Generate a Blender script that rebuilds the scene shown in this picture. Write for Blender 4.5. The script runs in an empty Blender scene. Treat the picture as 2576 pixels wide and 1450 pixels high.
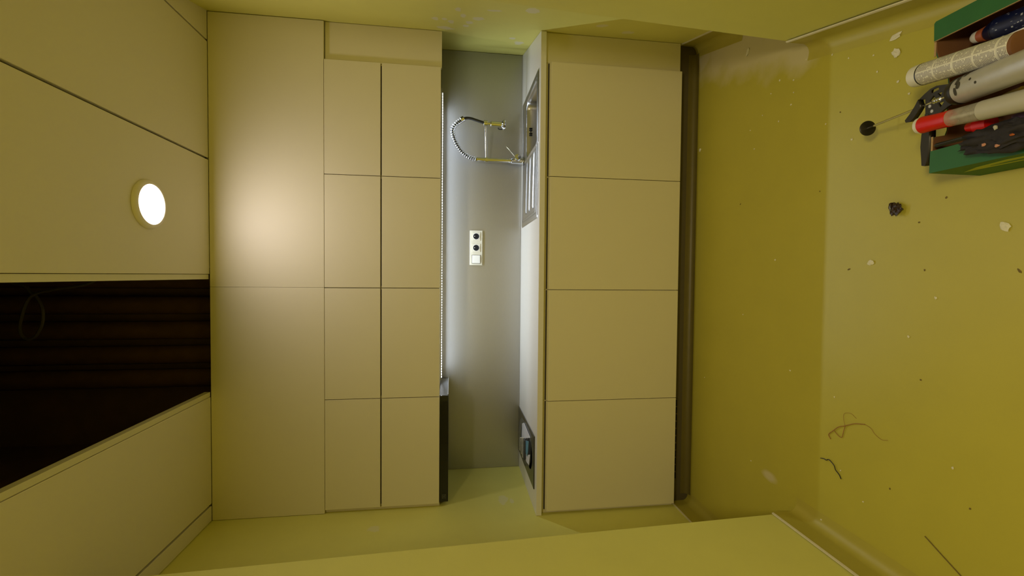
import bpy, bmesh, math, random
from mathutils import Vector, Matrix, noise as mnoise

scene = bpy.context.scene
COL = scene.collection
rnd = random.Random(7)
PI = math.pi

# ------------------------------------------------------------------ camera
CAM = Vector((1.2731, -2.312, 1.3548))
YAW, PITCH, ROLL, FPX = -0.0282, -0.1344, 0.0052, 1115.2
_fwd = Vector((math.sin(YAW) * math.cos(PITCH), math.cos(YAW) * math.cos(PITCH), math.sin(PITCH)))
_r0 = Vector((math.cos(YAW), -math.sin(YAW), 0))
_u0 = _r0.cross(_fwd)
_right = _r0 * math.cos(ROLL) + _u0 * math.sin(ROLL)
_up = -_r0 * math.sin(ROLL) + _u0 * math.cos(ROLL)
cam_data = bpy.data.cameras.new('camera')
cam_data.sensor_fit = 'HORIZONTAL'
cam_data.sensor_width = 36.0
cam_data.lens = FPX / 2576 * 36.0
cam_data.clip_start = 0.02
cam = bpy.data.objects.new('camera', cam_data)
COL.objects.link(cam)
# the phone was held sideways: the world's "up" points to the picture's left edge
cx, cy, cz = -_up, _right, -_fwd
cam.matrix_world = Matrix(((cx.x, cy.x, cz.x, CAM.x), (cx.y, cy.y, cz.y, CAM.y), (cx.z, cy.z, cz.z, CAM.z), (0, 0, 0, 1)))
scene.camera = cam

# ------------------------------------------------------------------ world, exposure
world = bpy.data.worlds.new('world')
scene.world = world
world.use_nodes = True
world.node_tree.nodes['Background'].inputs['Color'].default_value = (0.0, 0.0, 0.0, 1)
world.node_tree.nodes['Background'].inputs['Strength'].default_value = 0.0
vs = scene.view_settings
vs.view_transform = 'Standard'
vs.look = 'None'
vs.gamma = 1.0
vs.exposure = 0.0
try:
    vs.use_curve_mapping = False
except Exception:
    pass
LAMP_WATTS = 4.0        # round ceiling lamp
FILL_LAMP_WATTS = 34.0      # assumed lamp behind the camera, unseen, added for fill light
LED_WATTS = 5.5         # under-cabinet strip
scene.cycles.max_bounces = 7
scene.cycles.diffuse_bounces = 5
scene.cycles.glossy_bounces = 3
scene.cycles.transparent_max_bounces = 7
scene.cycles.use_light_tree = False
scene.cycles.caustics_reflective = False
scene.cycles.caustics_refractive = False

# ------------------------------------------------------------------ materials
def new_mat(name):
    m = bpy.data.materials.new(name)
    m.use_nodes = True
    nt = m.node_tree
    b = nt.nodes['Principled BSDF']
    return m, nt, b

def setin(b, key, val):
    if key in b.inputs:
        b.inputs[key].default_value = val

def mat(name, col, rough=0.5, metal=0.0, var=0.06, scale=30.0, bump=0.0, bscale=200.0, spec=None, stretch=None, trans=0.0, alpha=1.0, coat=0.0):
    m, nt, b = new_mat(name)
    tc = nt.nodes.new('ShaderNodeTexCoord')
    src = tc.outputs['Object']
    if stretch:
        mp = nt.nodes.new('ShaderNodeMapping')
        mp.inputs['Scale'].default_value = stretch
        nt.links.new(src, mp.inputs['Vector'])
        src = mp.outputs['Vector']
    n = nt.nodes.new('ShaderNodeTexNoise')
    n.inputs['Scale'].default_value = scale
    n.inputs['Detail'].default_value = 4
    nt.links.new(src, n.inputs['Vector'])
    mx = nt.nodes.new('ShaderNodeMix')
    mx.data_type = 'RGBA'
    c0 = tuple(max(0, c * (1 - var)) for c in col) + (1,)
    c1 = tuple(min(1, c * (1 + var)) for c in col) + (1,)
    mx.inputs[6].default_value = c0
    mx.inputs[7].default_value = c1
    nt.links.new(n.outputs['Fac'], mx.inputs[0])
    nt.links.new(mx.outputs[2], b.inputs['Base Color'])
    setin(b, 'Roughness', rough)
    setin(b, 'Metallic', metal)
    if spec is not None:
        setin(b, 'Specular IOR Level', spec)
    if trans:
        setin(b, 'Transmission Weight', trans)
    if coat:
        setin(b, 'Coat Weight', coat)
    if alpha < 1:
        setin(b, 'Alpha', alpha)
    if bump:
        n2 = nt.nodes.new('ShaderNodeTexNoise')
        n2.inputs['Scale'].default_value = bscale
        n2.inputs['Detail'].default_value = 3
        nt.links.new(src, n2.inputs['Vector'])
        bp = nt.nodes.new('ShaderNodeBump')
        bp.inputs['Strength'].default_value = bump
        bp.inputs['Distance'].default_value = 0.002
        nt.links.new(n2.outputs['Fac'], bp.inputs['Height'])
        nt.links.new(bp.outputs['Normal'], b.inputs['Normal'])
    return m

def emit(name, col, strength):
    m, nt, b = new_mat(name)
    setin(b, 'Base Color', (0.8, 0.8, 0.8, 1))
    setin(b, 'Emission Color', tuple(col) + (1,))
    setin(b, 'Emission Strength', strength)
    return m

def spotted(name, col, spot_col, spots, rough=0.7, var=0.05, amount=0.8, edge=0.25, nscale=28.0, bump=0.12, patch=None):
    """plain paint with smears of filler at the given places: (x, y, z, rx, ry, rz)"""
    m = mat(name, col, rough, 0, var, 6.0, bump, 260.0)
    nt = m.node_tree
    b = nt.nodes['Principled BSDF']
    base = [l for l in nt.links if l.to_socket == b.inputs['Base Color']][0].from_socket
    geo = nt.nodes.new('ShaderNodeNewGeometry')
    nz = nt.nodes.new('ShaderNodeTexNoise')
    nz.inputs['Scale'].default_value = nscale
    nz.inputs['Detail'].default_value = 5
    nt.links.new(geo.outputs['Position'], nz.inputs['Vector'])
    acc = None
    for (x, y, z, rx, ry, rz) in spots:
        s = nt.nodes.new('ShaderNodeVectorMath'); s.operation = 'SUBTRACT'
        nt.links.new(geo.outputs['Position'], s.inputs[0]); s.inputs[1].default_value = (x, y, z)
        d = nt.nodes.new('ShaderNodeVectorMath'); d.operation = 'DIVIDE'
        nt.links.new(s.outputs[0], d.inputs[0]); d.inputs[1].default_value = (rx, ry, rz)
        l = nt.nodes.new('ShaderNodeVectorMath'); l.operation = 'LENGTH'
        nt.links.new(d.outputs[0], l.inputs[0])
        if acc is None:
            acc = l.outputs['Value']
        else:
            mn = nt.nodes.new('ShaderNodeMath'); mn.operation = 'MINIMUM'
            nt.links.new(acc, mn.inputs[0]); nt.links.new(l.outputs['Value'], mn.inputs[1])
            acc = mn.outputs[0]
    ad = nt.nodes.new('ShaderNodeMath'); ad.operation = 'MULTIPLY_ADD'
    nt.links.new(nz.outputs['Fac'], ad.inputs[0]); ad.inputs[1].default_value = 1.6
    nt.links.new(acc, ad.inputs[2])
    mr = nt.nodes.new('ShaderNodeMapRange')
    mr.inputs['From Min'].default_value = 1.6
    mr.inputs['From Max'].default_value = 1.6 + edge
    mr.inputs['To Min'].default_value = amount
    mr.inputs['To Max'].default_value = 0.0
    nt.links.new(ad.outputs[0], mr.inputs['Value'])
    mx = nt.nodes.new('ShaderNodeMix'); mx.data_type = 'RGBA'
    nt.links.new(mr.outputs[0], mx.inputs[0])
    nt.links.new(base, mx.inputs[6])
    mx.inputs[7].default_value = tuple(spot_col) + (1,)
    nt.links.new(mx.outputs[2], b.inputs['Base Color'])
    return m

WALL = (0.72, 0.69, 0.18)
putty_r = [(2.491, -.23, 1.333, .05, .03, .016), (2.47, -.303, 1.0, .05, .045, .03), (2.541, -.051, 1.444, .05, .03, .018),
           (2.536, -.06, 1.40, .05, .025, .014), (2.548, -.026, 1.366, .05, .03, .016), (2.546, -.032, 1.277, .05, .035, .02), (2.523, -.115, 1.232, .05, .03, .03),
           (2.584, .103, 1.398, .05, .03, .045), (2.614, .211, 1.022, .05, .025, .02), (2.639, .301, .974, .05, .05, .026),
           (2.506, -.174, .629, .05, .03, .03), (2.53, -.10, .47, .05, .03, .03), (2.52, -.14, 1.31, .05, .03, .016), (2.563, .03, 1.29, .05, .02, .02), (2.48, -.26, 1.17, .05, .014, .03)]
putty_l = [(-.019, -.027, 1.742, .05, .035, .03), (-.019, .19, 1.058, .05, .055, .028), (-.019, .17, 1.01, .05, .03, .012)]
M = {}
M['wall_r'] = spotted('wall_paint_right', WALL, (.74, .70, .52), putty_r, amount=.75)
M['wall_l'] = spotted('wall_paint_left', WALL, (.72, .69, .45), putty_l, amount=.5)
M['wall'] = mat('wall_paint', WALL, .7, 0, .05, 6, .12, 260)
M['floor'] = spotted('vinyl_floor', (.47, .415, .050), (.62, .55, .36),
                     [(2.42, -.20, 0, .09, .16, .2), (2.36, -.40, 0, .10, .16, .2), (2.28, -.58, 0, .10, .14, .2), (2.20, -.72, 0, .08, .10, .2),
                      (2.20, -.83, 0, .05, .06, .2), (2.45, -.02, 0, .04, .08, .2), (.42, -.60, 0, .016, .03, .2)],
                     rough=.42, var=.06, amount=.75, edge=.9, nscale=9, bump=.05)
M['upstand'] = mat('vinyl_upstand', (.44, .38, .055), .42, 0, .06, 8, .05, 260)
M['cove'] = mat('shaded_vinyl_cove', (.15, .12, .03), .45, 0, .08, 10)  # floor vinyl with the shade under the cabinets put into its colour
M['sealant'] = mat('pale_sealant', (.66, .60, .40), .6, 0, .1, 60)
M['ceiling'] = mat('ceiling_panel_paint', (.75, .70, .53), .6, 0, .02, 3, .03, 300)
M['rail'] = mat('ceiling_rail_paint', (.72, .68, .46), .55, 0, .03, 10)
M['void'] = mat('dark_void', (.15, .085, .030), .7, 0, .35, 5)
M['pipe'] = mat('brown_pipe', (.13, .072, .028), .20, 0, .3, 12)
M['cable'] = mat('grey_cable', (.09, .08, .06), .5, 0, .1, 40)
M['door'] = mat('cream_laminate', (.77, .71, .51), .55, 0, .015, 5, .02, 500)
M['carcass'] = mat('cream_board', (.72, .65, .45), .5, 0, .03, 8)
M['gapdark'] = mat('dark_gap_fill', (.05, .04, .03), .8, 0, .1, 20)
M['plinth'] = mat('shaded_plinth_laminate', (.10, .08, .045), .5, 0, .06, 10)  # colour darkened to carry the shade below the base doors
M['worktop'] = mat('worktop_laminate', (.80, .77, .70), .35, 0, .03, 90, .02, 400)
M['splash'] = mat('steel_look_panel', (.46, .46, .465), .40, .85, .05, 120, .02, 500, stretch=(.4, 1, 6))
M['steel'] = mat('stainless_steel', (.50, .49, .48), .30, 1.0, .06, 40, .02, 300, stretch=(.3, 3, 3))
M['chrome'] = mat('chrome', (.74, .75, .78), .10, 1.0, .02, 30)
M['rubber'] = mat('black_rubber', (.02, .02, .02), .5, 0, .2, 40)
M['slot'] = mat('dark_slot', (.006, .006, .006), .9, 0, .1, 30)
M['glass_black'] = mat('black_glass', (.012, .012, .013), .08, 0, .1, 20)
M['hob_glass'] = mat('hob_glass', (.035, .033, .032), .22, 0, .15, 20)
M['hood_metal'] = mat('hood_grey_metal', (.33, .34, .36), .35, .9, .05, 40)
M['emblem'] = mat('emblem_grey', (.16, .16, .15), .4, .5, .05, 40)
M['plate'] = mat('beige_plastic', (.70, .67, .55), .4, 0, .02, 30)
M['plate2'] = mat('pale_plastic', (.80, .79, .74), .4, 0, .02, 30)
M['pin'] = mat('pin_metal', (.9, .88, .84), .3, .3, .02, 30)
M['lamp_ring'] = mat('lamp_ring_white', (.85, .80, .74), .45, 0, .02, 20)
M['lamp'] = emit('lamp_diffuser', (1.0, .84, .62), 4.0)
M['fill_lamp'] = emit('fill_lamp_diffuser', (1.0, .84, .62), 4.0)
M['led'] = emit('led_chip', (.90, .95, 1.0), 6.0)
for k in ('led', 'lamp', 'fill_lamp'):
    M[k].cycles.emission_sampling = 'NONE'    # their light is carried by the area lights in the fittings
M['alu'] = mat('aluminium_profile', (.6, .6, .6), .4, .9, .04, 40)
M['white_paper'] = mat('white_paper', (.80, .78, .80), .6, 0, .04, 60)
M['blue_card'] = mat('blue_card', (.10, .30, .42), .5, 0, .1, 40)
M['black_plastic'] = mat('black_plastic', (.018, .018, .016), .4, 0, .2, 40)

# clear crumpled plastic film
def film_mat(name, tint, a):
    m, nt, b = new_mat(name)
    setin(b, 'Base Color', tuple(tint) + (1,))
    setin(b, 'Roughness', .3); setin(b, 'Specular IOR Level', .3)
    tc = nt.nodes.new('ShaderNodeTexCoord')
    n = nt.nodes.new('ShaderNodeTexNoise'); n.inputs['Scale'].default_value = 45; n.inputs['Detail'].default_value = 4
    nt.links.new(tc.outputs['Object'], n.inputs['Vector'])
    bp = nt.nodes.new('ShaderNodeBump'); bp.inputs['Strength'].default_value = .5; bp.inputs['Distance'].default_value = .004
    nt.links.new(n.outputs['Fac'], bp.inputs['Height']); nt.links.new(bp.outputs['Normal'], b.inputs['Normal'])
    mr = nt.nodes.new('ShaderNodeMapRange'); mr.inputs['To Min'].default_value = a * .5; mr.inputs['To Max'].default_value = a * 1.5
    nt.links.new(n.outputs['Fac'], mr.inputs['Value']); nt.links.new(mr.outputs[0], b.inputs['Alpha'])
    return m
M['film'] = film_mat('clear_film', (.55, .57, .58), .09)
M['clear_tube'] = film_mat('clear_plastic_tube', (.55, .52, .42), .45)
M['green_card'] = mat('green_cardboard', (.020, .125, .032), .55, 0, .12, 14, .05, 200)
M['brown_card'] = mat('brown_cardboard', (.20, .085, .030), .8, 0, .12, 30, .15, 90)
M['card_edge'] = mat('cardboard_edge', (.42, .27, .12), .8, 0, .25, 160)
M['yellow_print'] = mat('yellow_green_print', (.36, .42, .03), .5, 0, .15, 30)
M['gun_black'] = mat('gun_dark_metal', (.035, .030, .022), .38, .5, .3, 40)
M['gun_barrel'] = mat('scuffed_aluminium', (.55, .54, .51), .36, .35, .1, 60, .05, 150)
M['grime'] = mat('grime', (.05, .045, .03), .8, 0, .3, 90)
M['red'] = mat('red_plastic', (.62, .006, .004), .35, 0, .08, 30)
M['white_plastic'] = mat('white_plastic', (.72, .70, .60), .4, 0, .04, 30)
M['grey_fill'] = mat('pale_grey_sealant', (.46, .44, .36), .45, 0, .06, 30)
M['navy'] = mat('navy_plastic', (.006, .009, .035), .25, 0, .2, 30)
M['orange'] = mat('orange_nozzle', (.40, .10, .03), .45, 0, .1, 30)
M['pink_rag'] = mat('pink_rag', (.52, .25, .17), .9, 0, .35, 60, .6, 120)
M['dark_cloth'] = mat('dark_cloth', (.016, .013, .016), .75, 0, .8, 40, .6, 90)
M['cream_plastic'] = mat('cream_plastic', (.62, .55, .30), .45, 0, .06, 30)
M['crumb'] = mat('plaster_crumb', (.72, .68, .50), .9, 0, .12, 200)
M['dark_scrap'] = mat('dark_scrap', (.035, .018, .010), .35, 0, .5, 120)
M['fibre'] = mat('rusty_fibre', (.32, .15, .04), .8, 0, .3, 200)
M['wire'] = mat('black_wire', (.02, .018, .014), .4, 0, .2, 100)
M['straw'] = mat('brown_straw', (.16, .11, .02), .7, 0, .2, 100)

# printed label of the cartridge: rows of tiny unreadable text on white
def label_mat(name, base, ink, row, along, thr=.5):
    m, nt, b = new_mat(name)
    tc = nt.nodes.new('ShaderNodeTexCoord')
    sep = nt.nodes.new('ShaderNodeSeparateXYZ'); nt.links.new(tc.outputs['UV'], sep.inputs[0])
    # u = along the tube, v = round it; text rows run round the tube
    r = nt.nodes.new('ShaderNodeMath'); r.operation = 'MULTIPLY'; nt.links.new(sep.outputs['X'], r.inputs[0]); r.inputs[1].default_value = row
    fr = nt.nodes.new('ShaderNodeMath'); fr.operation = 'FRACT'; nt.links.new(r.outputs[0], fr.inputs[0])
    rowm = nt.nodes.new('ShaderNodeMath'); rowm.operation = 'LESS_THAN'; nt.links.new(fr.outputs[0], rowm.inputs[0]); rowm.inputs[1].default_value = .62
    fl = nt.nodes.new('ShaderNodeMath'); fl.operation = 'FLOOR'; nt.links.new(r.outputs[0], fl.inputs[0])
    v = nt.nodes.new('ShaderNodeMath'); v.operation = 'MULTIPLY'; nt.links.new(sep.outputs['Y'], v.inputs[0]); v.inputs[1].default_value = along
    cb = nt.nodes.new('ShaderNodeCombineXYZ'); nt.links.new(fl.outputs[0], cb.inputs['X']); nt.links.new(v.outputs[0], cb.inputs['Y'])
    n = nt.nodes.new('ShaderNodeTexNoise'); n.inputs['Scale'].default_value = 1.0; n.inputs['Detail'].default_value = 2
    nt.links.new(cb.outputs[0], n.inputs['Vector'])
    wm = nt.nodes.new('ShaderNodeMath'); wm.operation = 'GREATER_THAN'; nt.links.new(n.outputs['Fac'], wm.inputs[0]); wm.inputs[1].default_value = thr
    mu = nt.nodes.new('ShaderNodeMath'); mu.operation = 'MULTIPLY'; nt.links.new(rowm.outputs[0], mu.inputs[0]); nt.links.new(wm.outputs[0], mu.inputs[1])
    v5 = nt.nodes.new('ShaderNodeMath'); v5.operation = 'MULTIPLY'; nt.links.new(sep.outputs['Y'], v5.inputs[0]); v5.inputs[1].default_value = 5
    f5 = nt.nodes.new('ShaderNodeMath'); f5.operation = 'FRACT'; nt.links.new(v5.outputs[0], f5.inputs[0])
    s5 = nt.nodes.new('ShaderNodeMath'); s5.operation = 'GREATER_THAN'; nt.links.new(f5.outputs[0], s5.inputs[0]); s5.inputs[1].default_value = .09
    m2 = nt.nodes.new('ShaderNodeMath'); m2.operation = 'MULTIPLY'; nt.links.new(mu.outputs[0], m2.inputs[0]); nt.links.new(s5.outputs[0], m2.inputs[1])
    u5 = nt.nodes.new('ShaderNodeMath'); u5.operation = 'MULTIPLY'; nt.links.new(sep.outputs['X'], u5.inputs[0]); u5.inputs[1].default_value = 4.5
    fu = nt.nodes.new('ShaderNodeMath'); fu.operation = 'FRACT'; nt.links.new(u5.outputs[0], fu.inputs[0])
    su = nt.nodes.new('ShaderNodeMath'); su.operation = 'GREATER_THAN'; nt.links.new(fu.outputs[0], su.inputs[0]); su.inputs[1].default_value = .10
    m3 = nt.nodes.new('ShaderNodeMath'); m3.operation = 'MULTIPLY'; nt.links.new(m2.outputs[0], m3.inputs[0]); nt.links.new(su.outputs[0], m3.inputs[1])
    mx = nt.nodes.new('ShaderNodeMix'); mx.data_type = 'RGBA'
    nt.links.new(m3.outputs[0], mx.inputs[0])
    mx.inputs[6].default_value = tuple(base) + (1,); mx.inputs[7].default_value = tuple(ink) + (1,)
    nt.links.new(mx.outputs[2], b.inputs['Base Color'])
    setin(b, 'Roughness', .4)
    return m
M['label'] = label_mat('printed_label', (.74, .72, .62), (.30, .28, .26), 74, 24, .42)
M['navy_label'] = label_mat('navy_label', (.006, .010, .045), (.36, .38, .42), 26, 26, .60)

# ------------------------------------------------------------------ geometry helpers
ORIGIN = {}

def thing(name, label, cat, loc, group=None):
    o = bpy.data.objects.new(name, None)
    o.empty_display_size = .05
    COL.objects.link(o)
    o.location = loc
    ORIGIN[o.name] = Vector(loc)
    tag(o, label, cat, group)
    return o

def tag(o, label, cat, group=None):
    o['label'] = label
    o['category'] = cat
    if group:
        o['group'] = group
    return o

def struct(o):
    o['kind'] = 'structure'
    return o

def link_bm(name, bm, m, parent=None, smooth=False, angle=40):
    """world-space bmesh -> one object (parented: stored relative to the parent's origin)"""
    if parent is not None:
        org = ORIGIN[parent.name]
        loc = Vector((0, 0, 0))
        mine = org
    else:
        lo = Vector((min(v.co.x for v in bm.verts), min(v.co.y for v in bm.verts), min(v.co.z for v in bm.verts)))
        hi = Vector((max(v.co.x for v in bm.verts), max(v.co.y for v in bm.verts), max(v.co.z for v in bm.verts)))
        mine = Vector(((lo.x + hi.x) / 2, (lo.y + hi.y) / 2, lo.z))
        loc = mine
    bmesh.ops.translate(bm, verts=bm.verts, vec=-mine)
    me = bpy.data.meshes.new(name)
    bmesh.ops.recalc_face_normals(bm, faces=bm.faces)
    if smooth:
        for f in bm.faces:
            f.smooth = True
        for e in bm.edges:
            if len(e.link_faces) == 2 and e.calc_face_angle(0) > math.radians(angle):
                e.smooth = False
    bm.to_mesh(me)
    bm.free()
    me.materials.append(m)
    o = bpy.data.objects.new(name, me)
    COL.objects.link(o)
    o.location = loc
    if parent is not None:
        o.parent = parent
    ORIGIN[o.name] = mine
    return o

def bm_box(bm, x0, x1, y0, y1, z0, z1, bev=0.0, seg=1):
    r = bmesh.ops.create_cube(bm, size=1.0)
    vs_ = r['verts']
    for v in vs_:
        v.co = Vector(((x0 + x1) / 2 + v.co.x * (x1 - x0), (y0 + y1) / 2 + v.co.y * (y1 - y0), (z0 + z1) / 2 + v.co.z * (z1 - z0)))
    if bev:
        es = list({e for v in vs_ for e in v.link_edges})
        bmesh.ops.bevel(bm, geom=es, offset=bev, segments=seg, affect='EDGES', profile=.5)

def box(name, x0, x1, y0, y1, z0, z1, m, parent=None, bev=0.0, seg=1):
    bm = bmesh.new()
    bm_box(bm, x0, x1, y0, y1, z0, z1, bev, seg)
    return link_bm(name, bm, m, parent)

def bm_prism(bm, bot, top):
    """bot/top: lists of 3-D points in the same order"""
    vb = [bm.verts.new(p) for p in bot]
    vt = [bm.verts.new(p) for p in top]
    n = len(bot)
    bm.faces.new(vb[::-1]); bm.faces.new(vt)
    for i in range(n):
        bm.faces.new((vb[i], vb[(i + 1) % n], vt[(i + 1) % n], vt[i]))

def prism(name, poly, z0, z1, m, parent=None, top=None, bev=0.0):
    bm = bmesh.new()
    bm_prism(bm, [(x, y, z0) for x, y in poly], [(x, y, z1) for x, y in (top or poly)])
    if bev:
        bmesh.ops.bevel(bm, geom=list(bm.edges), offset=bev, segments=2, affect='EDGES', profile=.5)
    return link_bm(name, bm, m, parent)

def frames(pts):
    pts = [Vector(p) for p in pts]
    T = []
    for i in range(len(pts)):
        a = pts[max(0, i - 1)]; b = pts[min(len(pts) - 1, i + 1)]
        T.append((b - a).normalized())
    ref = Vector((0, 0, 1)) if abs(T[0].z) < .9 else Vector((1, 0, 0))
    N = [(ref - T[0] * ref.dot(T[0])).normalized()]
    for i in range(1, len(pts)):
        n = N[-1] - T[i] * N[-1].dot(T[i])
        N.append(n.normalized())
    return pts, T, N

def bm_tube(bm, pts, r, n=12, caps=True, uv=None):
    pts, T, N = frames(pts)
    rs = r if isinstance(r, (list, tuple)) else [r] * len(pts)
    rings = []
    for p, t, nn, rr in zip(pts, T, N, rs):
        bb = t.cross(nn)
        rings.append([bm.verts.new(p + nn * (rr * math.cos(2 * PI * k / n)) + bb * (rr * math.sin(2 * PI * k / n))) for k in range(n)])
    for i in range(len(rings) - 1):
        for k in range(n):
            f = bm.faces.new((rings[i][k], rings[i][(k + 1) % n], rings[i + 1][(k + 1) % n], rings[i + 1][k]))
            if uv is not None:
                us = (i / (len(rings) - 1), (i + 1) / (len(rings) - 1)); vv = (k / n, (k + 1) / n)
                for lp, q in zip(f.loops, ((us[0], vv[0]), (us[0], vv[1]), (us[1], vv[1]), (us[1], vv[0]))):
                    lp[uv].uv = q
    if caps:
        bm.faces.new(rings[0][::-1]); bm.faces.new(rings[-1])

def tube(name, pts, r, m, parent=None, n=12, caps=True, withuv=False):
    bm = bmesh.new()
    uv = bm.loops.layers.uv.new('UVMap') if withuv else None
    bm_tube(bm, pts, r, n, caps, uv)
    return link_bm(name, bm, m, parent, smooth=True)

def lathe_axis(name, p0, axis, prof, m, parent=None, n=28, withuv=False):
    """prof: list of (distance along the axis, radius)"""
    a = Vector(axis).normalized()
    p0 = Vector(p0)
    ref = Vector((0, 0, 1)) if abs(a.z) < .9 else Vector((1, 0, 0))
    nn = (ref - a * ref.dot(a)).normalized(); bb = a.cross(nn)
    bm = bmesh.new()
    uvl = bm.loops.layers.uv.new('UVMap') if withuv else None
    rings = []
    for s, r in prof:
        r = max(r, 1e-4)
        rings.append([bm.verts.new(p0 + a * s + nn * (r * math.cos(2 * PI * k / n)) + bb * (r * math.sin(2 * PI * k / n))) for k in range(n)])
    L = prof[-1][0] - prof[0][0]
    for i in range(len(rings) - 1):
        for k in range(n):
            f = bm.faces.new((rings[i][k], rings[i][(k + 1) % n], rings[i + 1][(k + 1) % n], rings[i + 1][k]))
            if uvl is not None:
                u0 = (prof[i][0] - prof[0][0]) / L; u1 = (prof[i + 1][0] - prof[0][0]) / L
                for lp, q in zip(f.loops, ((u0, k / n), (u0, (k + 1) / n), (u1, (k + 1) / n), (u1, k / n))):
                    lp[uvl].uv = q
    bm.faces.new(rings[0][::-1]); bm.faces.new(rings[-1])
    return link_bm(name, bm, m, parent, smooth=True, angle=35)

def smooth_path(ctrl, n=8):
    """Catmull-Rom through the control points"""
    P = [Vector(c) for c in ctrl]
    P = [P[0] * 2 - P[1]] + P + [P[-1] * 2 - P[-2]]
    out = []
    for i in range(1, len(P) - 2):
        for k in range(n):
            t = k / n
            a, b, c, d = P[i - 1], P[i], P[i + 1], P[i + 2]
            out.append(.5 * ((2 * b) + (c - a) * t + (2 * a - 5 * b + 4 * c - d) * t * t + (3 * b - a - 3 * c + d) * t ** 3))
    out.append(P[-2])
    return out

def plate_with_holes(name, outline, holes, o, a, h, thick, m, parent=None):
    """flat plate with holes; 2-D points are (along a, along h) from point o; thickness along a x h"""
    cu = bpy.data.curves.new(name, 'CURVE')
    cu.dimensions = '2D'; cu.fill_mode = 'BOTH'; cu.extrude = thick / 2
    for lst in [outline] + holes:
        sp = cu.splines.new('POLY'); sp.points.add(len(lst) - 1); sp.use_cyclic_u = True
        for pt, (s, t) in zip(sp.points, lst):
            pt.co = (s, t, 0, 1)
    ob = bpy.data.objects.new(name + '_tmp', cu)
    COL.objects.link(ob)
    dg = bpy.context.evaluated_depsgraph_get()
    me = bpy.data.meshes.new_from_object(ob.evaluated_get(dg))
    bm = bmesh.new(); bm.from_mesh(me)
    bpy.data.objects.remove(ob); bpy.data.curves.remove(cu); bpy.data.meshes.remove(me)
    a = Vector(a); h = Vector(h); nn = a.cross(h); o = Vector(o)
    for v in bm.verts:
        v.co = o + a * v.co.x + h * v.co.y + nn * v.co.z
    bmesh.ops.remove_doubles(bm, verts=bm.verts, dist=1e-6)
    return link_bm(name, bm, m, parent)

# ------------------------------------------------------------------ room shell
ZC = 2.587
XL = -.019
YB = .635
def xr(y):
    return 2.555 + .28 * y
def xp(y):                       # right-hand passage wall
    return 2.173 + .26 * (y + .75)

floor = struct(box('floor', -.3, 3.8, -4.7, .8, -.1, 0, M['floor']))
struct(box('wall_back', -.3, 3.0, YB, YB + .15, 0, 2.66, M['wall']))
struct(prism('wall_left', [(XL, YB), (XL, -.75), (-.3, -.75), (-.3, YB)], 0, 2.66, M['wall_l']))
struct(prism('wall_right', [(xr(YB), YB), (3.0, YB), (3.0, -.75), (xr(-.75), -.75)], 0, 2.66, M['wall_r']))
LEAN_L, LEAN_R = .072, .115      # the old passage walls lean a little outwards
struct(prism('wall_left_passage', [(.347, -.75), (-.3, -.75), (-.3, -4.6), (.33, -4.6)], 0, 2.66, M['wall'],
             top=[(.347 - LEAN_L, -.75), (-.3, -.75), (-.3, -4.6), (.33 - LEAN_L, -4.6)]))
struct(prism('wall_right_passage', [(xp(-.75), -.75), (xp(-1.75), -1.75), (3.8, -1.75), (3.8, -.75)], 0, 2.66, M['wall'],
             top=[(xp(-.75) + LEAN_R, -.75), (xp(-1.75) + LEAN_R, -1.75), (3.8, -1.75), (3.8, -.75)]))
struct(box('wall_right_room', 3.7, 3.8, -4.6, -1.75, 0, 2.66, M['wall']))
struct(box('wall_front', -.3, 3.8, -4.7, -4.6, 0, 2.66, M['wall']))

# vinyl upstands, coved into the floor
def upstand(name, p0, p1, inward, hgt=.10):
    """p0->p1 along the wall foot, inward = unit vector into the room"""
    p0 = Vector((p0[0], p0[1], 0)); p1 = Vector((p1[0], p1[1], 0)); w = Vector((inward[0], inward[1], 0)).normalized()
    R = .035
    prof = [(0, hgt), (.004, hgt)] + [(.004 + R - R * math.cos(t * PI / 2 / 6), R - R * math.sin(t * PI / 2 / 6) + .0006) for t in range(0, 7)]
    prof += [(.06, .0004), (0, .0004)]
    bm = bmesh.new()
    A = [bm.verts.new(p0 + w * d + Vector((0, 0, z))) for d, z in prof]
    B = [bm.verts.new(p1 + w * d + Vector((0, 0, z))) for d, z in prof]
    n = len(prof)
    for i in range(n):
        bm.faces.new((A[i], A[(i + 1) % n], B[(i + 1) % n], B[i]))
    bm.faces.new(A[::-1]); bm.faces.new(B)
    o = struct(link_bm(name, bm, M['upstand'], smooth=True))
    bm = bmesh.new()
    q = [p0 + Vector((0, 0, hgt)), p1 + Vector((0, 0, hgt))]
    bm_prism(bm, [q[0], q[0] + w * .006, q[1] + w * .006, q[1]], [v + Vector((0, 0, .006)) for v in (q[0], q[0] + w * .004, q[1] + w * .004, q[1])])
    link_bm('sealant_line', bm, M['sealant'], o)
    return o
upstand('baseboard_left', (XL, .06), (XL, -.75), (1, 0))
upstand('baseboard_right', (xr(.06), .06), (xr(-.36), -.36), (-1, .28))
upstand('baseboard_left_passage', (.347, -.75), (.34, -4.6), (1, 0))
upstand('baseboard_right_passage', (xp(-.76), -.76), (xp(-1.75), -1.75), (-1, .26))

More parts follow.
